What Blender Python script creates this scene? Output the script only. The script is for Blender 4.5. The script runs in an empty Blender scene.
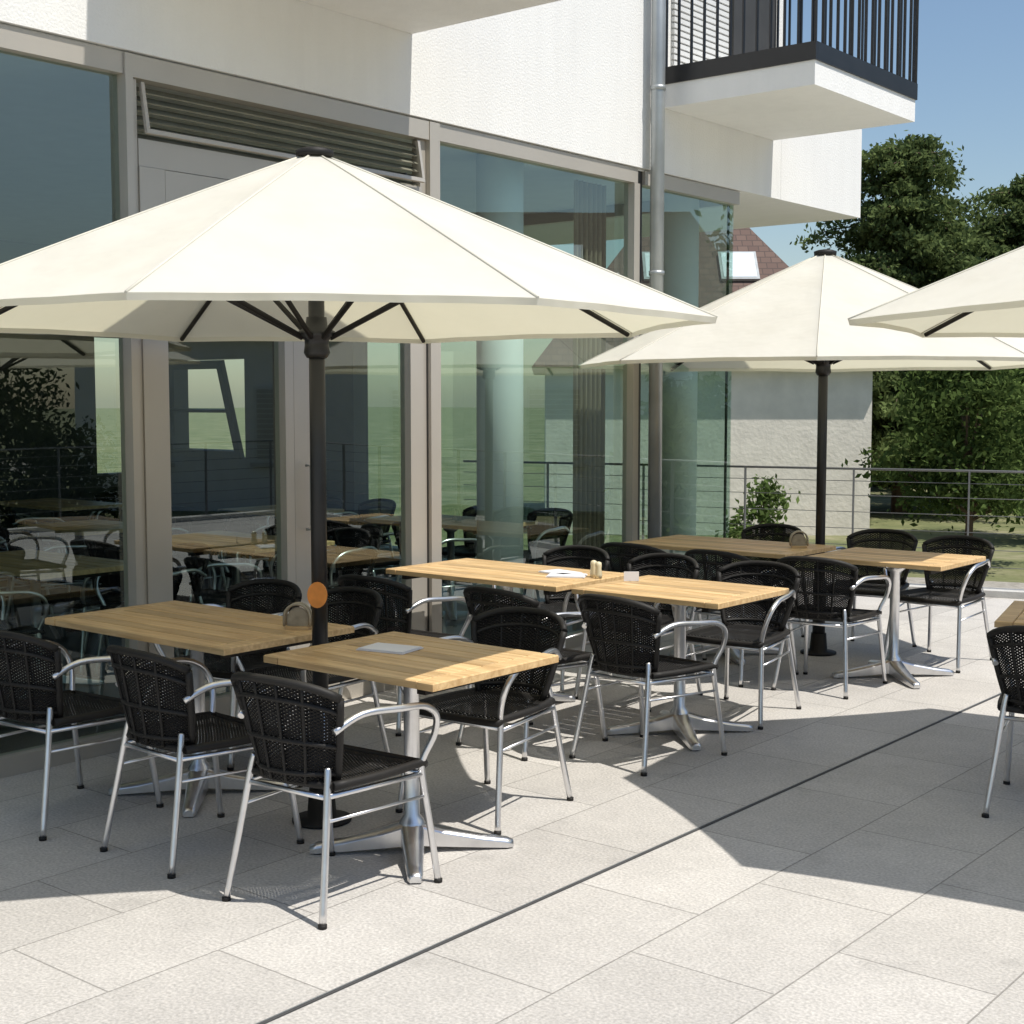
import bpy, math, random
import numpy as np
from mathutils import Vector, Matrix
random.seed(7); np.random.seed(7)
S=bpy.context.scene
COL=S.collection

# ---------------------------------------------------------------- materials
def newmat(name):
    m=bpy.data.materials.new(name); m.use_nodes=True
    nt=m.node_tree; nt.nodes.clear()
    out=nt.nodes.new('ShaderNodeOutputMaterial')
    return m,nt,out
def N(nt,t,**k):
    n=nt.nodes.new(t)
    for a,b in k.items():
        if a in n.inputs.keys(): n.inputs[a].default_value=b
        else: setattr(n,a,b)
    return n
def c4(c): return (c[0],c[1],c[2],1)
def pmat(name,col,rough=.6,metal=0,var=.12,scale=6,bump=0,bscale=80,stretch=(1,1,1),spec=.5,streak=0):
    m,nt,out=newmat(name); L=nt.links.new
    p=N(nt,'ShaderNodeBsdfPrincipled'); p.inputs['Roughness'].default_value=rough
    p.inputs['Metallic'].default_value=metal; p.inputs['Specular IOR Level'].default_value=spec
    tc=N(nt,'ShaderNodeTexCoord'); mp=N(nt,'ShaderNodeMapping'); mp.inputs['Scale'].default_value=stretch
    L(tc.outputs['Object'],mp.inputs['Vector'])
    nz=N(nt,'ShaderNodeTexNoise'); nz.inputs['Scale'].default_value=scale; nz.inputs['Detail'].default_value=6
    L(mp.outputs[0],nz.inputs['Vector'])
    rp=N(nt,'ShaderNodeValToRGB')
    rp.color_ramp.elements[0].position=.3; rp.color_ramp.elements[1].position=.7
    rp.color_ramp.elements[0].color=c4([v*(1-var) for v in col]); rp.color_ramp.elements[1].color=c4([min(1,v*(1+var)) for v in col])
    L(nz.outputs['Fac'],rp.inputs[0]); src=rp.outputs[0]
    if streak:
        m2=N(nt,'ShaderNodeMapping'); m2.inputs['Scale'].default_value=(5,5,.35); L(tc.outputs['Object'],m2.inputs[0])
        n3=N(nt,'ShaderNodeTexNoise'); n3.inputs['Scale'].default_value=2; n3.inputs['Detail'].default_value=6; L(m2.outputs[0],n3.inputs['Vector'])
        r3=N(nt,'ShaderNodeMapRange'); r3.inputs['From Min'].default_value=.4; r3.inputs['From Max'].default_value=.75; r3.inputs['To Min'].default_value=1; r3.inputs['To Max'].default_value=1-streak; L(n3.outputs['Fac'],r3.inputs[0])
        vs=N(nt,'ShaderNodeVectorMath',operation='SCALE'); L(src,vs.inputs[0]); L(r3.outputs[0],vs.inputs['Scale']); src=vs.outputs[0]
    L(src,p.inputs['Base Color'])
    if bump:
        n2=N(nt,'ShaderNodeTexNoise'); n2.inputs['Scale'].default_value=bscale; n2.inputs['Detail'].default_value=4
        L(mp.outputs[0],n2.inputs['Vector'])
        b=N(nt,'ShaderNodeBump'); b.inputs['Strength'].default_value=bump; b.inputs['Distance'].default_value=.01
        L(n2.outputs['Fac'],b.inputs['Height']); L(b.outputs[0],p.inputs['Normal'])
    L(p.outputs[0],out.inputs[0]); return m

M={}
M['plaster']=pmat('white_plaster',(.82,.81,.78),.9,var=.03,scale=1.2,bump=.35,bscale=70,streak=.035)
M['soffit']=pmat('soffit_paint',(.76,.75,.72),.9,var=.03)
M['frame']=pmat('champagne_aluminium',(.49,.455,.40),.42,metal=.3,var=.05,scale=2)
M['framed']=pmat('gasket_dark',(.05,.048,.045),.5)
M['louvre']=pmat('louvre_bronze',(.24,.235,.18),.45,metal=.2)
M['alu']=pmat('polished_aluminium',(.75,.75,.76),.31,metal=1,var=.08,scale=14)
M['zinc']=pmat('zinc_pipe',(.40,.42,.42),.42,metal=.6,var=.12,scale=5)
M['steel']=pmat('grey_steel',(.20,.20,.20),.5,metal=.3)
M['black']=pmat('black_metal',(.012,.012,.013),.4,var=.2)
M['cast']=pmat('dark_cast',(.014,.0125,.011),.6,spec=.35)
M['slot']=pmat('drain_slot',(.06,.06,.06),.7)
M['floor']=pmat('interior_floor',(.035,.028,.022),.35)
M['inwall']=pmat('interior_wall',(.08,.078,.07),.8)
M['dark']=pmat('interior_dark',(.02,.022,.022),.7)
M['column']=pmat('column_paint',(.84,.87,.83),.6,var=.02)
M['curtain']=pmat('curtain',(.26,.21,.15),.8,var=.1,stretch=(1,12,1))
M['blind']=pmat('blind',(.5,.48,.44),.7,var=.03)
M['shutter']=pmat('shutter_slats',(.7,.7,.68),.5,var=.03)
M['concrete']=pmat('kerb_concrete',(.54,.525,.49),.9,var=.12,bump=.4)
M['beige']=pmat('beige_render',(.78,.73,.64),.95,var=.08,scale=3,bump=.8,bscale=14)
M['paper']=pmat('paper',(.72,.72,.75),.6,var=.03)
M['sky_pane']=pmat('skylight_pane',(.75,.8,.82),.12,var=.03)
M['orange']=pmat('orange_disc',(.75,.26,.04),.5,var=.15,scale=20)
M['glassy']=pmat('clear_plastic',(.35,.3,.22),.2,var=.2,scale=30)
M['salt']=pmat('shaker',(.7,.62,.42),.3,var=.1)
M['bark']=pmat('bark',(.13,.09,.06),.95,var=.3,scale=10,bump=.8,bscale=20,stretch=(1,1,.3))
M['seam']=pmat('canopy_seam',(.64,.61,.51),.9,var=.04)

# glass: symmetric Schlick reflectance so it behaves the same from both sides
m,nt,out=newmat('green_glazing'); L=nt.links.new
tr=N(nt,'ShaderNodeBsdfTransparent'); tr.inputs[0].default_value=(.72,.84,.79,1)
gl=N(nt,'ShaderNodeBsdfGlossy'); gl.inputs['Roughness'].default_value=0; gl.inputs['Color'].default_value=(.88,.95,.92,1)
lw=N(nt,'ShaderNodeLayerWeight'); lw.inputs['Blend'].default_value=.5
pw=N(nt,'ShaderNodeMath',operation='POWER'); pw.inputs[1].default_value=3.2; L(lw.outputs['Facing'],pw.inputs[0])
ma=N(nt,'ShaderNodeMath'); ma.operation='MULTIPLY_ADD'; ma.inputs[1].default_value=.85; ma.inputs[2].default_value=.15; ma.use_clamp=True; L(pw.outputs[0],ma.inputs[0])
mx=N(nt,'ShaderNodeMixShader'); L(ma.outputs[0],mx.inputs[0]); L(tr.outputs[0],mx.inputs[1]); L(gl.outputs[0],mx.inputs[2]); L(mx.outputs[0],out.inputs[0])
tc=N(nt,'ShaderNodeTexCoord'); nz=N(nt,'ShaderNodeTexNoise'); nz.inputs['Scale'].default_value=.6; nz.inputs['Detail'].default_value=1
b=N(nt,'ShaderNodeBump'); b.inputs['Strength'].default_value=.12; b.inputs['Distance'].default_value=.02
L(tc.outputs['Object'],nz.inputs['Vector']); L(nz.outputs['Fac'],b.inputs['Height']); L(b.outputs[0],gl.inputs['Normal'])
M['glass']=m

# canopy
m,nt,out=newmat('cream_canvas'); L=nt.links.new
tc=N(nt,'ShaderNodeTexCoord'); nz=N(nt,'ShaderNodeTexNoise'); nz.inputs['Scale'].default_value=2.5; nz.inputs['Detail'].default_value=5
L(tc.outputs['Object'],nz.inputs['Vector'])
rp=N(nt,'ShaderNodeValToRGB'); rp.color_ramp.elements[0].position=.3; rp.color_ramp.elements[1].position=.7; rp.color_ramp.elements[0].color=(.79,.765,.68,1); rp.color_ramp.elements[1].color=(.86,.838,.76,1); L(nz.outputs['Fac'],rp.inputs[0])
d=N(nt,'ShaderNodeBsdfDiffuse'); t=N(nt,'ShaderNodeBsdfTranslucent'); t.inputs[0].default_value=(.86,.82,.60,1)
L(rp.outputs[0],d.inputs[0])
n2=N(nt,'ShaderNodeTexNoise'); n2.inputs['Scale'].default_value=3.2; n2.inputs['Detail'].default_value=3
b=N(nt,'ShaderNodeBump'); b.inputs['Strength'].default_value=.5; b.inputs['Distance'].default_value=.05
L(tc.outputs['Object'],n2.inputs['Vector']); L(n2.outputs['Fac'],b.inputs['Height']); L(b.outputs[0],d.inputs['Normal'])
mx=N(nt,'ShaderNodeMixShader'); mx.inputs[0].default_value=.38; L(d.outputs[0],mx.inputs[1]); L(t.outputs[0],mx.inputs[2]); L(mx.outputs[0],out.inputs[0])
M['canvas']=m

# wicker (uses UV in metres)
m,nt,out=newmat('black_wicker'); L=nt.links.new
uv=N(nt,'ShaderNodeUVMap'); sp=N(nt,'ShaderNodeSeparateXYZ'); L(uv.outputs[0],sp.inputs[0])
def sinw(sock,f):
    a=N(nt,'ShaderNodeMath',operation='MULTIPLY'); a.inputs[1].default_value=f; L(sock,a.inputs[0])
    s=N(nt,'ShaderNodeMath',operation='SINE'); L(a.outputs[0],s.inputs[0]); return s.outputs[0]
su=sinw(sp.outputs[0],2*math.pi/.020); sv=sinw(sp.outputs[1],2*math.pi/.013)
pr=N(nt,'ShaderNodeMath',operation='MULTIPLY'); L(su,pr.inputs[0]); L(sv,pr.inputs[1])
gt=N(nt,'ShaderNodeMath',operation='GREATER_THAN'); gt.inputs[1].default_value=.80; L(pr.outputs[0],gt.inputs[0])
p=N(nt,'ShaderNodeBsdfPrincipled'); p.inputs['Base Color'].default_value=(.008,.007,.0065,1); p.inputs['Roughness'].default_value=.6; p.inputs['Specular IOR Level'].default_value=.3
b=N(nt,'ShaderNodeBump'); b.inputs['Strength'].default_value=.8; b.inputs['Distance'].default_value=.006; L(pr.outputs[0],b.inputs['Height']); L(b.outputs[0],p.inputs['Normal'])
tr=N(nt,'ShaderNodeBsdfTransparent'); mx=N(nt,'ShaderNodeMixShader'); L(gt.outputs[0],mx.inputs[0]); L(p.outputs[0],mx.inputs[1]); L(tr.outputs[0],mx.inputs[2]); L(mx.outputs[0],out.inputs[0])
M['wicker']=m

# teak
m,nt,out=newmat('teak_slats'); L=nt.links.new
tc=N(nt,'ShaderNodeTexCoord'); mp=N(nt,'ShaderNodeMapping'); mp.inputs['Scale'].default_value=(1.2,14,14); L(tc.outputs['Object'],mp.inputs[0])
oi=N(nt,'ShaderNodeObjectInfo'); va=N(nt,'ShaderNodeVectorMath',operation='ADD'); vsc=N(nt,'ShaderNodeVectorMath',operation='SCALE'); vsc.inputs[0].default_value=(37,53,0); L(oi.outputs['Random'],vsc.inputs['Scale']); L(mp.outputs[0],va.inputs[0]); L(vsc.outputs[0],va.inputs[1])
nz=N(nt,'ShaderNodeTexNoise'); nz.inputs['Scale'].default_value=3; nz.inputs['Detail'].default_value=7; nz.inputs['Distortion'].default_value=.6; L(va.outputs[0],nz.inputs['Vector'])
rp=N(nt,'ShaderNodeValToRGB'); e=rp.color_ramp.elements; e[0].position=.3; e[0].color=(.42,.262,.115,1); e[1].position=.72; e[1].color=(.64,.45,.23,1); L(nz.outputs['Fac'],rp.inputs[0])
ge=N(nt,'ShaderNodeNewGeometry'); hs=N(nt,'ShaderNodeHueSaturation'); ml=N(nt,'ShaderNodeMath',operation='MULTIPLY_ADD'); ml.inputs[1].default_value=.42; ml.inputs[2].default_value=.82
L(ge.outputs['Random Per Island'],ml.inputs[0]); L(ml.outputs[0],hs.inputs['Value']); L(rp.outputs[0],hs.inputs['Color'])
p=N(nt,'ShaderNodeBsdfPrincipled'); p.inputs['Roughness'].default_value=.45; L(hs.outputs[0],p.inputs['Base Color']); L(p.outputs[0],out.inputs[0])
M['teak']=m

# paving
m,nt,out=newmat('granite_paving'); L=nt.links.new
tc=N(nt,'ShaderNodeTexCoord'); mp=N(nt,'ShaderNodeMapping'); mp.inputs['Rotation'].default_value=(0,0,math.radians(90)); mp.inputs['Location'].default_value=(.3,-.12,0)
L(tc.outputs['Object'],mp.inputs[0])
br=N(nt,'ShaderNodeTexBrick'); br.offset=.5; br.inputs['Scale'].default_value=1; br.inputs['Brick Width'].default_value=.8; br.inputs['Row Height'].default_value=.5
br.inputs['Mortar Size'].default_value=.0035; br.inputs['Mortar Smooth'].default_value=.4; br.inputs['Bias'].default_value=0
br.inputs['Color1'].default_value=(.455,.432,.40,1); br.inputs['Color2'].default_value=(.53,.505,.468,1); br.inputs['Mortar'].default_value=(.29,.275,.25,1)
L(mp.outputs[0],br.inputs['Vector'])
nz=N(nt,'ShaderNodeTexNoise'); nz.inputs['Scale'].default_value=1.3; nz.inputs['Detail'].default_value=8; nz.inputs['Roughness'].default_value=.65; L(tc.outputs['Object'],nz.inputs['Vector'])
nf=N(nt,'ShaderNodeTexNoise'); nf.inputs['Scale'].default_value=90; nf.inputs['Detail'].default_value=4; L(tc.outputs['Object'],nf.inputs['Vector'])
ns=N(nt,'ShaderNodeTexNoise'); ns.inputs['Scale'].default_value=9; ns.inputs['Detail'].default_value=5; ns.inputs['Roughness'].default_value=.7; L(tc.outputs['Object'],ns.inputs['Vector'])
nst=N(nt,'ShaderNodeTexNoise'); nst.inputs['Scale'].default_value=3.7; nst.inputs['Detail'].default_value=3; L(tc.outputs['Object'],nst.inputs['Vector'])
def mr(s,a,b,lo=.3,hi=.7):
    r=N(nt,'ShaderNodeMapRange'); r.inputs['From Min'].default_value=lo; r.inputs['From Max'].default_value=hi; r.inputs['To Min'].default_value=a; r.inputs['To Max'].default_value=b; L(s,r.inputs[0]); return r.outputs[0]
mm=N(nt,'ShaderNodeMath',operation='MULTIPLY'); L(mr(nz.outputs['Fac'],.88,1.07),mm.inputs[0]); L(mr(nf.outputs['Fac'],.76,1.18),mm.inputs[1])
m3=N(nt,'ShaderNodeMath',operation='MULTIPLY'); L(mm.outputs[0],m3.inputs[0]); L(mr(ns.outputs['Fac'],.94,1.05),m3.inputs[1])
m4=N(nt,'ShaderNodeMath',operation='MULTIPLY'); L(m3.outputs[0],m4.inputs[0]); L(mr(nst.outputs['Fac'],1,.88,.62,.74),m4.inputs[1])
vm=N(nt,'ShaderNodeVectorMath',operation='SCALE'); L(br.outputs['Color'],vm.inputs[0]); L(m4.outputs[0],vm.inputs['Scale'])
p=N(nt,'ShaderNodeBsdfPrincipled'); p.inputs['Roughness'].default_value=.8; L(vm.outputs[0],p.inputs['Base Color'])
b=N(nt,'ShaderNodeBump'); b.inputs['Strength'].default_value=.5; b.inputs['Distance'].default_value=.004
ad=N(nt,'ShaderNodeMath',operation='MULTIPLY_ADD'); ad.inputs[1].default_value=-2; L(br.outputs['Fac'],ad.inputs[0]); L(nf.outputs['Fac'],ad.inputs[2]); L(ad.outputs[0],b.inputs['Height']); L(b.outputs[0],p.inputs['Normal'])
L(p.outputs[0],out.inputs[0]); M['paving']=m

def rampmat(name,cols,scale,rough=.95,bump=.6):
    m,nt,out=newmat(name); L=nt.links.new
    tc=N(nt,'ShaderNodeTexCoord'); nz=N(nt,'ShaderNodeTexNoise'); nz.inputs['Scale'].default_value=scale; nz.inputs['Detail'].default_value=12; nz.inputs['Roughness'].default_value=.7
    L(tc.outputs['Object'],nz.inputs['Vector']); rp=N(nt,'ShaderNodeValToRGB'); cr=rp.color_ramp
    cr.elements[0].position=.35; cr.elements[0].color=c4(cols[0]); cr.elements[1].position=.65; cr.elements[1].color=c4(cols[-1])
    if len(cols)>2:
        e=cr.elements.new(.5); e.color=c4(cols[1])
    L(nz.outputs['Fac'],rp.inputs[0]); p=N(nt,'ShaderNodeBsdfPrincipled'); p.inputs['Roughness'].default_value=rough; L(rp.outputs[0],p.inputs['Base Color'])
    b=N(nt,'ShaderNodeBump'); b.inputs['Strength'].default_value=bump; b.inputs['Distance'].default_value=.05; L(nz.outputs['Fac'],b.inputs['Height']); L(b.outputs[0],p.inputs['Normal'])
    L(p.outputs[0],out.inputs[0]); return m
M['grass']=rampmat('grass',[(.09,.11,.04),(.16,.17,.07),(.27,.25,.15)],.7)
M['gravel']=rampmat('gravel',[(.25,.23,.19),(.42,.39,.34)],9)
# roof tiles
m,nt,out=newmat('clay_roof'); L=nt.links.new
tc=N(nt,'ShaderNodeTexCoord'); br=N(nt,'ShaderNodeTexBrick'); br.inputs['Scale'].default_value=1; br.inputs['Brick Width'].default_value=.2; br.inputs['Row Height'].default_value=.13; br.inputs['Mortar Size'].default_value=.01
br.inputs['Color1'].default_value=(.12,.075,.06,1); br.inputs['Color2'].default_value=(.155,.10,.078,1); br.inputs['Mortar'].default_value=(.08,.055,.045,1)
L(tc.outputs['Object'],br.inputs['Vector']); p=N(nt,'ShaderNodeBsdfPrincipled'); p.inputs['Roughness'].default_value=.85; L(br.outputs['Color'],p.inputs['Base Color']); L(p.outputs[0],out.inputs[0]); M['roof']=m

def leafmat(name,c1,c2):
    m,nt,out=newmat(name); L=nt.links.new
    ge=N(nt,'ShaderNodeNewGeometry'); tc=N(nt,'ShaderNodeTexCoord'); nz=N(nt,'ShaderNodeTexNoise'); nz.inputs['Scale'].default_value=.9; nz.inputs['Detail'].default_value=3; L(tc.outputs['Object'],nz.inputs['Vector'])
    ad=N(nt,'ShaderNodeMath',operation='MULTIPLY_ADD'); ad.inputs[1].default_value=.45; L(ge.outputs['Random Per Island'],ad.inputs[0])
    m2=N(nt,'ShaderNodeMath',operation='MULTIPLY'); m2.inputs[1].default_value=.7; L(nz.outputs['Fac'],m2.inputs[0]); L(m2.outputs[0],ad.inputs[2])
    rp=N(nt,'ShaderNodeValToRGB'); e=rp.color_ramp.elements; e[0].position=.25; e[0].color=c4(c1); e[1].position=.8; e[1].color=c4(c2); L(ad.outputs[0],rp.inputs[0])
    d=N(nt,'ShaderNodeBsdfDiffuse'); t=N(nt,'ShaderNodeBsdfTranslucent'); L(rp.outputs[0],d.inputs[0]); L(rp.outputs[0],t.inputs[0])
    mx=N(nt,'ShaderNodeMixShader'); mx.inputs[0].default_value=.35; L(d.outputs[0],mx.inputs[1]); L(t.outputs[0],mx.inputs[2]); L(mx.outputs[0],out.inputs[0]); return m
M['needle']=leafmat('conifer_needles',(.055,.08,.03),(.17,.22,.08))
M['leaf']=leafmat('leaves',(.035,.06,.018),(.12,.17,.05))
M['leafd']=leafmat('leaves_dark',(.015,.025,.010),(.05,.07,.025))
M['leafl']=leafmat('leaves_light',(.06,.10,.025),(.18,.25,.08))

# ---------------------------------------------------------------- mesh builder
class MB:
    def __init__(s): s.v=[];s.f=[];s.m=[];s.sm=[];s.uv=[];s.mats=[]
    def mi(s,k):
        if k not in s.mats: s.mats.append(k)
        return s.mats.index(k)
    def face(s,idx,k,smooth=False,uv=None):
        s.f.append(idx); s.m.append(s.mi(k)); s.sm.append(smooth); s.uv.append(uv)
    def poly(s,pts,k):
        b=len(s.v); s.v+= [tuple(p) for p in pts]; s.face(list(range(b,b+len(pts))),k)
    def box(s,x0,x1,y0,y1,z0,z1,k,mat=None):
        b=len(s.v)
        P=[(x0,y0,z0),(x1,y0,z0),(x1,y1,z0),(x0,y1,z0),(x0,y0,z1),(x1,y0,z1),(x1,y1,z1),(x0,y1,z1)]
        if mat is not None: P=[tuple(mat@Vector(p)) for p in P]
        s.v+=P
        for q in [(3,2,1,0),(4,5,6,7),(0,1,5,4),(1,2,6,5),(2,3,7,6),(3,0,4,7)]: s.face([b+i for i in q],k)
    def bbox(s,x0,x1,y0,y1,z0,z1,k,c=.004,mat=None):
        b=len(s.v)
        P=[(x0,y0,z0),(x1,y0,z0),(x1,y1,z0),(x0,y1,z0),(x0,y0,z1-c),(x1,y0,z1-c),(x1,y1,z1-c),(x0,y1,z1-c),
           (x0+c,y0+c,z1),(x1-c,y0+c,z1),(x1-c,y1-c,z1),(x0+c,y1-c,z1)]
        if mat is not None: P=[tuple(mat@Vector(p)) for p in P]
        s.v+=P
        for q in [(3,2,1,0),(8,9,10,11),(0,1,5,4),(1,2,6,5),(2,3,7,6),(3,0,4,7),(4,5,9,8),(5,6,10,9),(6,7,11,10),(7,4,8,11)]: s.face([b+i for i in q],k)
    def tube(s,pts,r,k,seg=8,caps=True,rs=None,smoothpath=True,sub=4,flat=1):
        pts=[Vector(p) for p in pts]
        if rs is None: rs=[r]*len(pts)
        if smoothpath and len(pts)>2:
            o=[];ro=[]
            for i in range(len(pts)-1):
                p0=pts[max(i-1,0)];p1=pts[i];p2=pts[i+1];p3=pts[min(i+2,len(pts)-1)]
                for j in range(sub):
                    t=j/sub
                    o.append(.5*((2*p1)+(p2-p0)*t+(2*p0-5*p1+4*p2-p3)*t*t+(-p0+3*p1-3*p2+p3)*t**3)); ro.append(rs[i]*(1-t)+rs[i+1]*t)
            o.append(pts[-1]); ro.append(rs[-1]); pts=o; rs=ro
        b=len(s.v); n=len(pts); up=Vector((0,0,1)); prev=None
        for i in range(n):
            d=(pts[min(i+1,n-1)]-pts[max(i-1,0)]).normalized()
            if prev is None:
                a=d.cross(up)
                if a.length<.05: a=d.cross(Vector((1,0,0)))
                a.normalize()
            else:
                a=prev-d*prev.dot(d); a.normalize()
            prev=a; c=d.cross(a)
            for j in range(seg):
                an=2*math.pi*j/seg
                s.v.append(tuple(pts[i]+(a*math.cos(an)+c*math.sin(an)*flat)*rs[i]))
        for i in range(n-1):
            for j in range(seg):
                j2=(j+1)%seg
                s.face([b+i*seg+j,b+i*seg+j2,b+(i+1)*seg+j2,b+(i+1)*seg+j],k,True)
        if caps:
            s.face([b+j for j in range(seg)][::-1],k); s.face([b+(n-1)*seg+j for j in range(seg)],k)
    def lathe(s,prof,k,cx=0,cy=0,seg=20):
        s.tube([(cx,cy,z) for r,z in prof],0,k,seg=seg,rs=[r for r,z in prof],smoothpath=False)
    def grid(s,fn,nu,nv,k,smooth=True,uvf=None):
        b=len(s.v)
        for j in range(nv+1):
            for i in range(nu+1): s.v.append(tuple(fn(i/nu,j/nv)))
        for j in range(nv):
            for i in range(nu):
                a=b+j*(nu+1)+i; q=[a,a+1,a+nu+2,a+nu+1]
                uv=None
                if uvf: uv=[uvf(i/nu,j/nv),uvf((i+1)/nu,j/nv),uvf((i+1)/nu,(j+1)/nv),uvf(i/nu,(j+1)/nv)]
                s.face(q,k,smooth,uv)
    def mesh(s,name):
        me=bpy.data.meshes.new(name); me.from_pydata(s.v,[],s.f)
        for k in s.mats: me.materials.append(M[k])
        me.polygons.foreach_set('material_index',s.m); me.polygons.foreach_set('use_smooth',s.sm)
        if any(u is not None for u in s.uv):
            ul=me.uv_layers.new(name='UVMap'); data=[]
            for f,u in zip(s.f,s.uv):
                for n in range(len(f)): data+= list(u[n]) if u else [0,0]
            ul.data.foreach_set('uv',data)
        me.update(); return me
    def obj(s,name,parent=None,loc=(0,0,0),rz=0):
        o=bpy.data.objects.new(name,s.mesh(name)); COL.objects.link(o); o.location=loc; o.rotation_euler=(0,0,rz)
        if parent: o.parent=parent
        return o
def inst(name,me,loc,rz=0,sc=1):
    o=bpy.data.objects.new(name,me); COL.objects.link(o); o.location=loc; o.rotation_euler=(0,0,rz); o.scale=(sc,sc,sc); return o
def empty(name,loc=(0,0,0),rz=0):
    o=bpy.data.objects.new(name,None); COL.objects.link(o); o.location=loc; o.rotation_euler=(0,0,rz); return o

# ---------------------------------------------------------------- chair (faces local +Y)
def chair_mesh():
    B=MB()
    def seat(u,v):
        y=-.21+.44*v; w=(.19+.035*v); x=(u-.5)*2*w
        z=.45-.018*math.sin(math.pi*u)*math.sin(math.pi*v)-(.03*max(0,(v-.88)/.12)**2)
        if v<.15: x*= .9+.1*v/.15
        return (x,y,z)
    B.grid(seat,12,12,'wicker',uvf=lambda u,v:(u*.44,v*.44))
    B.tube([(-.19,-.2,.442),(-.225,.0,.442),(-.225,.2,.44),(-.19,.235,.43),(.19,.235,.43),(.225,.2,.44),(.225,0,.442),(.19,-.2,.442)],.016,'cast',seg=8,sub=3)
    B.tube([(-.19,-.2,.442),(0,-.225,.442),(.19,-.2,.442)],.014,'cast',seg=8)
    def back(u,v):
        a=(u-.5)*2
        w=.165+.075*v**.8; th=a*1.15
        x=w*math.sin(th)/math.sin(1.15); y=-.255-.06*v+ (1-math.cos(th))*.17
        z=.445+v*(.350-.055*abs(a)**2.4)
        return (x,y,z)
    B.grid(back,16,12,'wicker',uvf=lambda u,v:(u*.48,v*.36))
    B.tube([back(i/14,1) for i in range(15)],.015,'cast',seg=8,sub=1)
    for e in (0,1): B.tube([back(e,j/8) for j in range(9)],.014,'cast',seg=8,sub=1)
    for u in (.25,.42,.58,.75): B.tube([Vector(back(u,j/8))+Vector((0,-.004,0)) for j in range(9)],.006,'cast',seg=6,sub=1)
    for v in (.1,.42,.82): B.tube([Vector(back(i/14,v))+Vector((0,-.003,0)) for i in range(15)],.009,'cast',seg=6,sub=1)
    for sx in (-1,1):
        e=back(0 if sx<0 else 1,.72)
        B.tube([(sx*abs(e[0])*.96,e[1]-.02,e[2]-.03),(sx*.25,-.12,.675),(sx*.285,.03,.672),(sx*.292,.15,.66),(sx*.285,.225,.615),(sx*.262,.245,.54),(sx*.232,.222,.46),(sx*.228,.215,.41),(sx*.242,.245,.2),(sx*.255,.272,.006)],.0125,'alu',seg=10,sub=5)
        B.tube([(sx*.168,-.20,.50),(sx*.178,-.212,.44),(sx*.2,-.25,.22),(sx*.222,-.29,.006)],.0125,'alu',seg=10,sub=4)
        B.tube([(sx*.185,-.215,.41),(sx*.228,.21,.40)],.010,'alu',seg=8,smoothpath=False)
        B.tube([(sx*.19,-.225,.33),(sx*.235,.225,.32)],.006,'alu',seg=8,smoothpath=False)
        for q in ((sx*.255,.272),(sx*.222,-.29)): B.lathe([(.015,0),(.015,.014)],'cast',q[0],q[1],seg=8)
    B.tube([(-.225,.205,.405),(.225,.205,.405)],.010,'alu',smoothpath=False)
    B.tube([(-.18,-.215,.405),(.18,-.215,.405)],.010,'alu',smoothpath=False)
    return B.mesh('wicker_armchair')
CH=chair_mesh()

def table_mesh(lx,ly):
    B=MB(); z0,z1=.722,.75; hx,hy=lx/2,ly/2
    eb=.075
    B.bbox(-hx,-hx+eb,-hy,hy,z0,z1,'teak'); B.bbox(hx-eb,hx,-hy,hy,z0,z1,'teak')
    n=max(6,int(round(ly/.088))); w=ly/n
    for i in range(n):
        B.bbox(-hx+eb+.003,hx-eb-.003,-hy+i*w+.002,-hy+(i+1)*w-.002,z0,z1,'teak')
    B.box(-hx+.08,-hx+.12,-hy+.05,hy-.05,z0-.03,z0-.002,'cast'); B.box(hx-.12,hx-.08,-hy+.05,hy-.05,z0-.03,z0-.002,'cast')
    B.box(-.2,.2,-.03,.03,z0-.02,z0-.001,'alu');B.box(-.03,.03,-.2,.2,z0-.024,z0-.003,'alu')
    B.lathe([(.06,z0-.03),(.06,z0-.05),(.03,z0-.07),(.03,.14),(.045,.12),(.055,.09),(.06,.05)],'alu',seg=20)
    for a in (45,135,225,315):
        R=Matrix.Rotation(math.radians(a),4,'Z')
        b=len(B.v)
        sec=[(.02,.045,.03,.115),(.12,.04,.022,.085),(.26,.032,.012,.055),(.36,.028,.006,.04),(.385,.02,.006,.03)]
        for (x,w,zb,zt) in sec:
            for (yy,zz) in ((-w,zb),(w,zb),(w,zt-.014),(w*.75,zt-.004),(w*.35,zt),(-w*.35,zt),(-w*.75,zt-.004),(-w,zt-.014)):
                B.v.append(tuple(R@Vector((x,yy,zz))))
        for i in range(len(sec)-1):
            for j in range(8):
                B.face([b+i*8+j,b+i*8+(j+1)%8,b+(i+1)*8+(j+1)%8,b+(i+1)*8+j],'alu',j in (2,3,4,5,6))
        B.face([b+(len(sec)-1)*8+j for j in range(8)],'alu')
        p=R@Vector((.355,0,0)); B.lathe([(.02,0),(.02,.012)],'cast',p.x,p.y,seg=10)
    return B.mesh('bistro_table')
TS=table_mesh(.86,.70); TL=table_mesh(1.22,.70)

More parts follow.
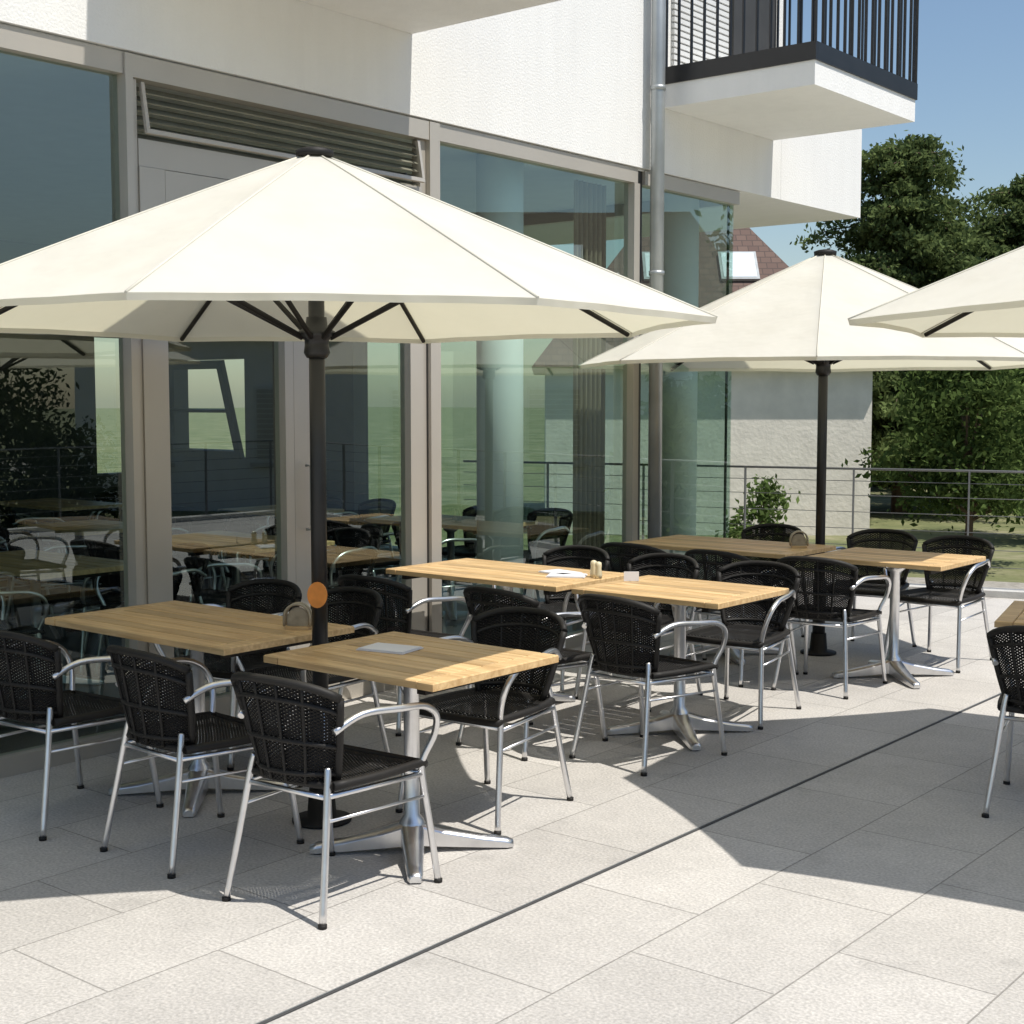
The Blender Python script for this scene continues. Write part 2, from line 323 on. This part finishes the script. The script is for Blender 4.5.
def umbrella(loc,rz,disc=False,R=1.58,zr=2.03,za=2.66):
    E=empty('patio_umbrella',loc,rz)
    B=MB()
    for k in range(8):
        a0=math.radians(22.5+45*k); a1=a0+math.radians(45)
        p0=Vector((R*math.cos(a0),R*math.sin(a0),0)); p1=Vector((R*math.cos(a1),R*math.sin(a1),0))
        ph=k*1.3
        def f(u,v):
            q=p0.lerp(p1,u); s=4*u*(1-u)
            q=q*(v*(1-.022*s*v)); z=za-(za-zr)*(v**1.03)-.035*s*math.sin(math.pi*min(1,v*.95))*v + .012*s*v
            z+=.0012*s*math.sin(u*15+ph)*v
            return (q.x,q.y,z)
        B.grid(f,12,12,'canvas')
        def hem(u,v):
            x,y,z=f(u,1); return (x*(1-.004*v),y*(1-.004*v),z-.022*v)
        B.grid(hem,12,1,'canvas')
    B.obj('canopy',E)
    B=MB()
    for k in range(8):
        a=math.radians(22.5+45*k); c,s=math.cos(a),math.sin(a)
        B.tube([(c*R*t,s*R*t,za-(za-zr)*(t**1.03)+.001) for t in [0.03+.97*i/10 for i in range(11)]],.005,'seam',seg=5,sub=1)
    B.obj('seams',E)
    B=MB()
    for k in range(8):
        a=math.radians(22.5+45*k); c,s=math.cos(a),math.sin(a)
        B.tube([(c*R*t,s*R*t,za-(za-zr)*(t**1.03)-.020) for t in [.04,.3,.6,.985]],.011,'cast',seg=6,sub=2)
        B.tube([(c*.06,s*.06,1.95),(c*.78,s*.78,za-(za-zr)*.49-.035)],.011,'cast',seg=6,smoothpath=False)
    B.obj('ribs',E)
    B=MB()
    B.lathe([(.032,0.02),(.032,za-.05)],'black',seg=20)
    B.lathe([(.040,1.87),(.052,1.89),(.048,1.92),(.048,1.94),(.072,1.955),(.072,1.975),(.045,1.99),(.04,2.03)],'black')
    B.lathe([(.072,za-.02),(.075,za+.005),(.05,za+.014),(.01,za+.02)],'cast')
    B.lathe([(.06,za-.14),(.07,za-.1),(.07,za-.05)],'cast')
    B.lathe([(.042,.5),(.042,.02)],'black')
    B.obj('pole',E)
    B=MB()
    B.lathe([(.12,0.003),(.12,.014),(.06,.02),(.05,.14)],'cast',seg=28)
    B.obj('base',E)
    if disc:
        B=MB(); Mx=Matrix.Rotation(math.radians(14),4,'Z')
        b0=[(math.cos(2*math.pi*i/20)*.040,math.sin(2*math.pi*i/20)*.052+.93) for i in range(20)]
        pts=[Mx@Vector((p[0],-.045,p[1])) for p in b0]; B.poly(pts,'orange')
        pts2=[Mx@Vector((p[0],-.033,p[1])) for p in b0]; B.poly(pts2[::-1],'orange')
        b=len(B.v); B.v+=[tuple(p) for p in pts]+[tuple(p) for p in pts2]
        for i in range(20): B.face([b+i,b+(i+1)%20,b+20+(i+1)%20,b+20+i],'orange')
        o=B.obj('reservation_disc',E); o.rotation_euler=(0,0,d(20)-rz)
    return E
d=math.radians
umbrella((-4.12,3.83,0),d(4.5),True,R=1.57,zr=2.01,za=2.67)
umbrella((-4.31,8.56,0),d(3),R=1.66,zr=1.945,za=2.68)
umbrella((-1.15,6.12,0),d(10),R=1.64,zr=2.025,za=2.69)

T=[(-3.58,3.79,TS,0),(-4.84,3.78,TL,0),(-3.81,6.03,TS,0),(-4.95,6.03,TL,0),(-3.58,8.12,TS,0),(-4.76,8.12,TL,0)]
for x,y,me,r in T: inst('bistro_table',me,(x,y,0),r)
inst('bistro_table',TS,(-1.84,6.42,0),d(13))
C=[(-3.50,3.30,4),(-4.24,3.32,-3),(-5.02,3.24,5),
   (-3.72,4.40,183),(-4.80,4.40,176),(-5.3,4.35,185),
   (-5.12,5.35,3),(-4.28,5.40,-4),(-3.68,5.54,-6),
   (-3.80,6.62,184),(-4.45,6.62,178),(-5.1,6.66,181),
   (-3.76,7.60,5),(-4.35,7.55,-4),(-5.02,7.58,2),
   (-3.55,8.78,176),(-4.1,8.90,186),(-4.92,8.80,180)]
for x,y,a in C: inst('wicker_armchair',CH,(x,y,0),d(a))
inst('wicker_armchair',CH,(-1.87,5.90,0),d(8))
inst('wicker_armchair',CH,(-1.6,7.0,0),d(195))

# small things
def holder(loc,rz):
    B=MB(); 
    B.bbox(-.05,.05,-.03,.03,0,.012,'teak',.002)
    for y in (-.018,.018):
        pts=[(.055*math.cos(math.pi*i/12),y,.05+.055*math.sin(math.pi*i/12)) for i in range(13)]
        pts=[(.055,y,.012)]+pts+[(-.055,y,.012)]
        B.tube(pts,.006,'glassy',seg=6,sub=1)
    pts=[(.045*math.cos(math.pi*i/10),.0,.045+.045*math.sin(math.pi*i/10)) for i in range(11)]+[(-.045,0,.013),(.045,0,.013)]
    B.poly([(p[0],-.008,p[2]) for p in pts],'glassy'); B.poly([(p[0],.008,p[2]) for p in pts][::-1],'glassy')
    B.obj('napkin_holder',None,loc,rz)
holder((-4.36,3.93,.751),.6); holder((-4.28,8.2,.751),.6)
def card(loc,rz):
    B=MB(); B.box(-.105,.105,-.075,.075,0,.004,'paper'); B.box(-.1,.1,-.07,.07,.005,.008,'paper'); B.obj('menu_card',None,loc,rz)
card((-3.72,3.82,.751),.2); card((-4.55,6.05,.751),.5); card((-4.66,6.14,.751),-.2)
def shaker(loc):
    B=MB(); B.lathe([(.018,0),(.021,.02),(.016,.055),(.018,.07),(.016,.085),(.006,.09)],'salt',seg=14); B.obj('salt_shaker',None,loc)
shaker((-4.42,6.12,.751)); shaker((-4.36,6.08,.751))
B=MB(); B.box(-.04,.04,-.002,.002,0,.05,'paper'); B.obj('table_card',None,(-4.16,6.1,.751),.7)

# ---------------------------------------------------------------- ground
def fl(x): return 11.4+(x+6.5)*.27
B=MB()
X0,X1,Y0=-5.72,4.6,-14
B.poly([(X0,Y0,0),(X1,Y0,0),(X1,fl(X1),0),(X0,fl(X0),0)],'paving')
B.poly([(-16,9.95,0),(X0,9.95,0),(X0,fl(X0),0),(-16,fl(-16)+2.0,0)],'paving')
B.obj('terrace_paving')
B=MB()
A=(-16,fl(-16)+2.0); Bp=(X0,fl(X0)); Cp=(X1,fl(X1)); Dp=(X1,-14)
def wallstrip(p,q,t=.22,z0=-.7,z1=.06,k='concrete'):
    v=Vector((q[0]-p[0],q[1]-p[1],0)); n=Vector((-v.y,v.x,0)).normalized()*t
    P=[(p[0],p[1]),(q[0],q[1]),(q[0]+n.x,q[1]+n.y),(p[0]+n.x,p[1]+n.y)]
    b=len(B.v); B.v+=[(a,c,z0) for a,c in P]+[(a,c,z1) for a,c in P]
    for f in [(4,5,6,7),(0,1,5,4),(1,2,6,5),(2,3,7,6),(3,0,4,7)]: B.face([b+i for i in f],k)
wallstrip(A,Bp); wallstrip(Bp,Cp); wallstrip(Cp,Dp)
B.obj('terrace_kerb')
B=MB(); B.box(-2.879,-2.867,-14,fl(-2.87)-.02,.001,.004,'slot'); 
B.box(-2.883,-2.879,-14,fl(-2.87)-.02,.001,.005,'zinc'); B.obj('drain_channel')
B=MB(); B.poly([(-400,-400,-.7),(400,-400,-.7),(400,400,-.7),(-400,400,-.7)],'grass'); B.obj('ground')
B=MB(); B.poly([(-30,9.5,-.69),(40,28.4,-.69),(40,31,-.69),(-30,12.1,-.69)],'gravel'); B.obj('gravel_path')

# fence
def fence(P0,P1,step,off):
    B=MB(); P0=Vector(P0);P1=Vector(P1); U=(P1-P0).normalized(); Ln=(P1-P0).length
    for s in np.arange(off,Ln,step):
        p=P0+U*float(s); Mx=Matrix.Translation(p)@Matrix.Rotation(math.atan2(U.y,U.x),4,'Z')
        B.box(-.006,.006,-.02,.02,.06,1.09,'steel',Mx); B.box(-.05,.05,-.05,.05,.06,.07,'zinc',Mx)
    for z,r in ((1.09,.012),(.25,.0035),(.40,.0035),(.55,.0035),(.70,.0035),(.85,.0035),(.98,.0035)):
        B.tube([P0+Vector((0,0,z)),P1+Vector((0,0,z))],r,'steel',seg=6,smoothpath=False)
    B.obj('railing_fence')
fence((-9.396,10.74,0),(4.69,14.52,0),1.0,.93)
fence((4.71,14.4,0),(4.71,-13,0),1.2,.3)

# ---------------------------------------------------------------- cafe building
CB=empty('cafe_building')
B=MB()
FX=-5.7
B.box(-14,FX,-14,10.5,3.36,8,'plaster'); B.box(-14,FX,10.502,12.0,3.36,4.15,'plaster')
B.obj('upper_floor',CB)
B=MB(); B.box(-13.9,FX-.03,-13.9,9.9,3.345,3.357,'soffit'); B.obj('ceiling',CB)
def balcony(y0,y1,P,name):
    B=MB(); B.box(FX+.002,FX+P,y0,y1,3.82,4.0,'plaster'); B.obj(name+'_slab',CB)
    B=MB()
    zb=4.004; zt=5.0
    B.box(FX+.01,FX+P+.012,y0-.012,y0+.014,zb-.02,zb+.10,'black'); B.box(FX+P-.014,FX+P+.012,y0+.016,y1+.012,zb-.02,zb+.10,'black')
    B.box(FX+.01,FX+P-.016,y1-.014,y1+.012,zb-.02,zb+.10,'black')
    B.box(FX+.01,FX+P+.012,y0-.015,y0+.02,zt,zt+.03,'black'); B.box(FX+P-.02,FX+P+.015,y0+.022,y1+.012,zt,zt+.03,'black'); B.box(FX+.01,FX+P-.022,y1-.02,y1+.015,zt,zt+.03,'black')
    n=int(P/.105)
    for i in range(n+1):
        x=FX+.03+(P-.05)*i/n
        for yy in (y0-.002,y1): B.box(x-.006,x+.006,yy-.012,yy+.010,zb+.1,zt,'black')
    n=int((y1-y0)/.105)
    for i in range(n+1):
        y=y0+.0+(y1-y0)*i/n; x=FX+P
        B.box(x-.010,x+.010,y-.006,y+.006,zb+.1,zt,'black')
    B.obj(name+'_railing',CB)
balcony(8.72,10.36,1.21,'balcony'); balcony(3.98,6.07,1.6,'upper_balcony')
B=MB()
for i in range(60):
    z=4.05+i*.045
    B.box(FX+.003,FX+.03,8.82,9.62,z,z+.030,'shutter')
B.box(FX+.002,FX+.05,9.63,9.70,4.04,6.8,'framed'); B.box(FX+.002,FX+.02,9.70,10.35,4.04,6.8,'framed')
B.obj('balcony_door',CB)
def fr_(B,y0,y1,z0,z1,k='frame',x0=-5.80,x1=-5.715): B.box(x0,x1,y0,y1,z0,z1,k)
B=MB()
ZT=3.35
fr_(B,-14,4.09,3.25,ZT-.002); fr_(B,-14,4.09,0,.09)
for y in (-6.4,-3.2,-.2): fr_(B,y-.04,y+.04,.092,3.248)
fr_(B,4.092,4.135,0,ZT-.003,x1=-5.70)
fr_(B,4.137,6.22,3.24,ZT-.004,x1=-5.705)
fr_(B,4.137,4.17,0,3.238,x1=-5.725); 
fr_(B,4.172,6.17,2.83,2.96,x1=-5.72); 
fr_(B,6.172,6.22,0,3.238,x1=-5.735)
fr_(B,4.172,4.32,0,2.828); fr_(B,5.08,5.14,.0,2.828); fr_(B,5.148,5.28,0,2.828,x1=-5.722); fr_(B,6.06,6.17,0,2.828)
for a,b in ((4.322,5.078),(5.282,6.058)):
    fr_(B,a,b,2.66,2.826); fr_(B,a,b,.0,.16)
fr_(B,6.222,6.31,0,ZT-.003,x1=-5.70)
fr_(B,6.312,8.43,3.25,ZT-.002); fr_(B,6.312,8.43,0,.09)
fr_(B,8.38,8.45,0.092,3.248,x1=-5.71)
fr_(B,8.432,8.52,0,ZT-.003,x0=-5.81,x1=-5.74,k='framed')
fr_(B,8.522,9.86,3.25,ZT-.002); fr_(B,8.522,9.86,0,.09)
B.box(-9.9,-5.802,9.80,9.86,3.25,ZT-.003,'frame'); B.box(-9.9,-5.802,9.80,9.86,0,.09,'frame')
B.box(-5.815,-5.80,9.84,9.858,.09,3.25,'framed')
for y in (4.136,5.144,6.2205): B.box(-5.79,-5.7245,y-.0025,y+.0025,0.01,2.82,'framed',None)
B.obj('window_frames',CB)
# vent with louvres and open sash
B=MB()
for i in range(6):
    V=Matrix.Translation((-5.775,0,2.975+i*.045))@Matrix.Rotation(d(35),4,'Y')
    B.box(-.03,.03,4.175,6.168,0,.006,'louvre',V)
V=Matrix.Translation((-5.735,0,3.225))@Matrix.Rotation(d(-10),4,'Y')
def vb(y0,y1,z0,z1,k='frame',t=.02): B.box(0,t,y0,y1,z0,z1,k,V)
vb(4.19,6.15,-.25,-.228); vb(6.13,6.15,-.227,-.0); vb(4.19,4.21,-.227,0)
B.box(-5.735,-5.69,6.0,6.015,3.0,3.02,'framed')
B.obj('vent_sash',CB)
B=MB(); B.tube([(-5.70,5.21,1.0),(-5.66,5.21,1.0),(-5.66,5.21,1.35),(-5.70,5.21,1.35)],.009,'zinc',smoothpath=False); B.obj('door_handle',CB)
B=MB(); gx=-5.765
def pane(y0,y1,z0,z1,x=gx): B.poly([(x,y0,z0),(x,y1,z0),(x,y1,z1),(x,y0,z1)],'glass')
for a,b in ((-14,-6.44),(-6.36,-3.24),(-3.16,-.24),(-.16,4.09)): pane(a,b,.09,3.25)
pane(4.32,5.08,.16,2.66); pane(5.28,6.06,.16,2.66)
pane(6.31,8.38,.09,3.25); pane(8.52,9.855,.09,3.25)
B.poly([(-5.77,9.85,.09),(-9.9,9.85,.09),(-9.9,9.85,3.25),(-5.77,9.85,3.25)],'glass')
B.obj('glazing',CB)
B=MB(); B.box(-5.84,-5.83,4.28,5.09,2.1,2.66,'blind'); B.obj('roller_blind',CB)
B=MB()
def cur(u,v): return (-5.98+.03*math.sin(u*40),8.02+.36*u,.05+3.2*v)
B.grid(cur,48,1,'curtain'); B.obj('curtain',CB)
# interior
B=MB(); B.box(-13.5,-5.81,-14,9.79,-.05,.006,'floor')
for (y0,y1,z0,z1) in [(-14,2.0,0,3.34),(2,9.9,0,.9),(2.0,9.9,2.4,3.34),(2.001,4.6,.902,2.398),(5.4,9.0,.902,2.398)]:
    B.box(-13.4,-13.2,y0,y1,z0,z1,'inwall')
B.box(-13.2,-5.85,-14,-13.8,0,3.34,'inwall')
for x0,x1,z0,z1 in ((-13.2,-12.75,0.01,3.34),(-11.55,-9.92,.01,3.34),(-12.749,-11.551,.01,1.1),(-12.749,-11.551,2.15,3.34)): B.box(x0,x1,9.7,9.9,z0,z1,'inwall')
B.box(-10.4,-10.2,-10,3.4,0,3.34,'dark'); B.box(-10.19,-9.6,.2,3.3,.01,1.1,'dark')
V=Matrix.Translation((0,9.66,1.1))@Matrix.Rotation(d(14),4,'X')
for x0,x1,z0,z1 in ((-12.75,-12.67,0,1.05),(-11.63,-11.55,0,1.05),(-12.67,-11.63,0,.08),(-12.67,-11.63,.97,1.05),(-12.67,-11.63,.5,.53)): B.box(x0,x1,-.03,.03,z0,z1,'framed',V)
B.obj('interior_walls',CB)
B=MB()
for y in (7.35,9.58): B.lathe([(.16,.01),(.16,3.34)],'column',-6.10,y,seg=32)
B.obj('interior_columns',CB)
B=MB()
B.lathe([(.05,.0),(.05,8)],'zinc',-5.61,8.52,seg=20)
for z in (.6,2.6,3.9): B.lathe([(.056,z),(.056,z+.03)],'zinc',-5.61,8.52,seg=20)
B.obj('drainpipe',CB)
for (x,y,me) in [(-7.4,2.2,TL),(-7.4,4.6,TL),(-7.5,6.2,TL),(-7.4,8.3,TL),(-9.2,3.6,TS),(-9.2,6.2,TS),(-9.3,8.2,TS),(-7.4,0.2,TL),(-11.5,5,TL),(-11.5,7.4,TL)]:
    inst('bistro_table',me,(x,y,.007),0)
    for dx,dy,a in ((-.35,-.55,3),(.35,-.55,-6),(-.3,.58,182),(.35,.6,175)): inst('wicker_armchair',CH,(x+dx,y+dy,.007),d(a))

# ---------------------------------------------------------------- houses
def house(name,loc,rz,w,dp,h,rh,wall,zb=-.7,win=True,hip=1.2,sky=((-.22,.3),(.12,.3)),chim=True):
    E=empty(name,loc,rz); B=MB()
    B.box(-w/2,w/2,0,dp,zb,h,wall); B.obj('walls',E)
    B=MB(); o=.25
    a=[(-w/2-o,-o,h-.05),(w/2+o,-o,h-.05),(w/2+o,dp+o,h-.05),(-w/2-o,dp+o,h-.05)]
    r0=(-w/2+hip,dp/2,h+rh); r1=(w/2-hip,dp/2,h+rh)
    B.poly([a[0],a[1],r1,r0],'roof'); B.poly([a[2],a[3],r0,r1],'roof'); B.poly([a[1],a[2],r1],'roof'); B.poly([a[3],a[0],r0],'roof')
    B.poly(a[::-1],'soffit'); B.obj('roof',E)
    B=MB(); ang=math.atan2(rh+.05,dp/2+o)
    for fx,fy in sky:
        x=w*fx; yy=dp*fy
        Mx=Matrix.Translation((x,yy,h-.05+(yy+o)*math.tan(ang)+.02))@Matrix.Rotation(ang,4,'X')
        B.box(-.36,.36,-.42,.42,0,.06,'zinc',Mx); B.box(-.31,.31,-.37,.37,.061,.07,'sky_pane',Mx)
    B.obj('skylights',E)
    if win:
        B=MB(); n=int(w//2.6)
        for i in range(n):
            x=-w/2+w*(i+.5)/n
            B.box(x-.62,x+.62,-.06,-.002,.35,2.0,'shutter')
            for j in range(14): B.box(x-.55,x+.55,-.075,-.062,.42+j*.11,.42+j*.11+.085,'blind')
            B.box(x-.7,x+.7,-.12,-.063,.26,.345,'concrete')
        B.obj('shuttered_windows',E)
    if chim:
        B=MB(); B.box(w*.1,w*.1+.6,dp*.55,dp*.55+.6,h,h+rh+.7,'beige'); B.obj('chimney',E)
    return E
house('house',(-13.1,21.6,0),d(38),5.8,7,2.35,3.4,'beige',win=False,hip=2.3,sky=((-.12,.26),(.13,.26)),chim=False)
house('white_house',(9.5,22.5,0),d(-38),15,8,3.1,3.2,'plaster')
house('white_house',(24,10,0),d(-80),14,9,5.2,3.4,'plaster')

# ---------------------------------------------------------------- vegetation
def leaves_mesh(name,centers,n_per,spread,size,mat,rng):
    C=np.repeat(np.asarray(centers),n_per,axis=0); n=len(C)
    P=C+rng.normal(0,1,(n,3))*np.asarray(spread)
    a=rng.normal(0,1,(n,3)); a/=np.linalg.norm(a,axis=1)[:,None]
    b=rng.normal(0,1,(n,3)); b-= (a*b).sum(1)[:,None]*a; b/=np.linalg.norm(b,axis=1)[:,None]
    s=size*rng.uniform(.6,1.4,(n,1))
    V=np.stack([P-a*s,P-b*s*.45,P+a*s,P+b*s*.45],1).reshape(-1,3)
    me=bpy.data.meshes.new(name); F=np.arange(4*n).reshape(-1,4)
    me.from_pydata(V.tolist(),[],F.tolist()); me.materials.append(M[mat]); me.update(); return me
def broadleaf(name,loc,h,r,seed,mat='leaf',nc=130,npc=170,size=.10,low=.15):
    rng=np.random.default_rng(seed); E=empty(name,loc)
    B=MB(); B.tube([(0,0,-.1),(.05,.03,h*.25),(-.04,.05,h*.5),(.03,0,h*.85)],0,'bark',rs=[.05*h*.5,.035*h*.5,.022*h*.5,.006*h*.5],seg=10)
    cs=[]
    for i in range(nc):
        u=rng.uniform(0,1)**.8; th=rng.uniform(0,2*math.pi); zz=low+(1-low)*rng.uniform(0,1)
        prof=math.sin(math.pi*min(1,max(.0,(zz-low)/(1-low)*.86+.14)))**.6
        lump=1+.25*math.sin(3*th+seed)+.15*math.sin(5*th+7*zz)
        rr=r*prof*lump*(.35+.65*u)
        c=(rr*math.cos(th),rr*math.sin(th),h*zz); cs.append(c)
        if i%6==0: B.tube([(0,0,h*zz*.55),(c[0]*.5,c[1]*.5,h*zz*.75),c],0,'bark',rs=[.03,.02,.006],seg=5,sub=2)
    B.obj('trunk',E)
    me=leaves_mesh('crown',cs,npc,(.09*r+.06,.09*r+.06,.07*r+.05),size,mat,rng); o=bpy.data.objects.new('crown',me); COL.objects.link(o); o.parent=E
def conifer(name,loc,h,r,seed,npc=60,size=.07,mat='needle',levels=42,power=.5):
    rng=np.random.default_rng(seed); E=empty(name,loc)
    B=MB(); B.tube([(0,0,-.2),(0,0,h*.5),(0,0,h)],0,'bark',rs=[.22,.12,.02],seg=10)
    cs=[]
    for l in range(levels):
        t=.08+.9*l/levels; rl=r*(1-t)**power*(.85+.25*math.sin(l*1.7+seed))+.1
        for k in range(int(7+6*(1-t))):
            th=rng.uniform(0,2*math.pi); ln=rl*rng.uniform(.45,1.2)
            z=h*t+rng.uniform(-.1,.1); up=.22*ln
            e=(ln*math.cos(th),ln*math.sin(th),z+up-.1*ln)
            if k%2==0: B.tube([(0,0,z),(e[0]*.5,e[1]*.5,z+up),e],0,'bark',rs=[.03,.02,.005],seg=4,sub=2)
            for q in np.linspace(.3,1,max(2,int(ln/.3))):
                cs.append((e[0]*q,e[1]*q,z+up*math.sin(q*2.2)-.1*ln*q*q))
    B.obj('trunk',E)
    me=leaves_mesh('crown',cs,npc,(.15,.15,.07),size,mat,rng); o=bpy.data.objects.new('crown',me); COL.objects.link(o); o.parent=E
def W(D,Lt,z=-.7): return (-.632*D+.775*Lt,.775*D+.632*Lt,z)
conifer('cedar_tree',W(30,8.35),8.0,3.0,3)
conifer('cedar_tree',W(33,11.9),7.7,3.2,5)
conifer('cedar_tree',W(31,14.8),8.2,3.4,6,npc=50)
broadleaf('broadleaf_tree',W(38,9.3),5.6,2.2,8,mat='leaf',nc=90,npc=120,size=.12)
broadleaf('broadleaf_tree',W(20,6.5),3.0,1.15,11,mat='leaf',nc=80,npc=130,size=.055,low=.28)
broadleaf('broadleaf_tree',W(24,9.0),3.3,1.5,12,mat='leafl',nc=80,npc=120,size=.07,low=.24)
broadleaf('shrub',W(20,3.6),1.15,.42,14,mat='leafl',nc=26,npc=60,size=.05,low=.05)
broadleaf('shrub',W(27,5.6),1.3,.8,15,mat='leaf',nc=40,npc=80,size=.07,low=.0)
def hedge(name,p,q,h,w,seed,mat='leaf',n=160,npc=110,size=.09):
    rng=np.random.default_rng(seed); p=np.array(p);q=np.array(q); cs=[]
    for i in range(n):
        t=rng.uniform(); c=p*(1-t)+q*t; cs.append((c[0]+rng.normal()*w*.4,c[1]+rng.normal()*w*.4,-.7+h*rng.uniform(0,1)*(0.8+.25*math.sin(t*19+seed))))
    me=leaves_mesh(name,cs,npc,(.2,.2,.16),size,mat,rng); inst(name,me,(0,0,0))
hedge('hedge',W(42,6.8)[:2],W(36,19)[:2],3.6,1.6,21,n=340,npc=110,size=.13)
hedge('hedge',W(19,7.6)[:2],W(17.5,9.5)[:2],.6,.5,22,mat='leafl',n=50,size=.05)
for (x,y,h,r,s) in [(1.5,27,9.5,2.6,31),(5,31,8,3,32),(17,26,8.5,3,33),(20,14,7,2.4,34),(-1,24,5,2,35)]:
    broadleaf('broadleaf_tree',(x,y,-.7),h,r,s,nc=90,npc=90,size=.14)
hedge('hedge',(7.5,-3),(7.5,13),3.0,.7,23,mat='leafd',n=800,npc=110,size=.06)  # unseen hedge, added dark and tall to darken the reflection in the left glazing
hedge('hedge',(0,20),(4,24),2.6,1.0,24,n=120,size=.12)

# ---------------------------------------------------------------- light, sky
sd=Vector((1.0,.10,2.0)).normalized()
el=math.asin(sd.z); az=math.atan2(sd.x,sd.y)
w=bpy.data.worlds.new('World'); S.world=w; w.use_nodes=True; nt=w.node_tree; nt.nodes.clear()
sk=nt.nodes.new('ShaderNodeTexSky'); sk.sky_type='NISHITA'; sk.sun_disc=False; sk.sun_elevation=el; sk.sun_rotation=az; sk.air_density=1.2; sk.dust_density=.7; sk.ozone_density=3.0
bg=nt.nodes.new('ShaderNodeBackground'); bg.inputs[1].default_value=.118; ow=nt.nodes.new('ShaderNodeOutputWorld')
nt.links.new(sk.outputs[0],bg.inputs[0]); nt.links.new(bg.outputs[0],ow.inputs[0])
l=bpy.data.lights.new('sun','SUN'); l.energy=5.0; l.angle=math.radians(.53); l.color=(1,.955,.885)
lo=bpy.data.objects.new('sun',l); COL.objects.link(lo); lo.rotation_euler=sd.to_track_quat('Z','Y').to_euler()

# ---------------------------------------------------------------- camera
cam=bpy.data.cameras.new('camera'); co=bpy.data.objects.new('camera',cam); COL.objects.link(co); S.camera=co
cam.sensor_width=36; cam.lens=36*1400/1024; cam.clip_end=2000; cam.clip_start=.05
co.location=(0,0,1.7); co.rotation_euler=(math.radians(90-4.53),0,math.radians(39.2))
S.view_settings.view_transform='Standard'; S.view_settings.look='None'; S.view_settings.exposure=0
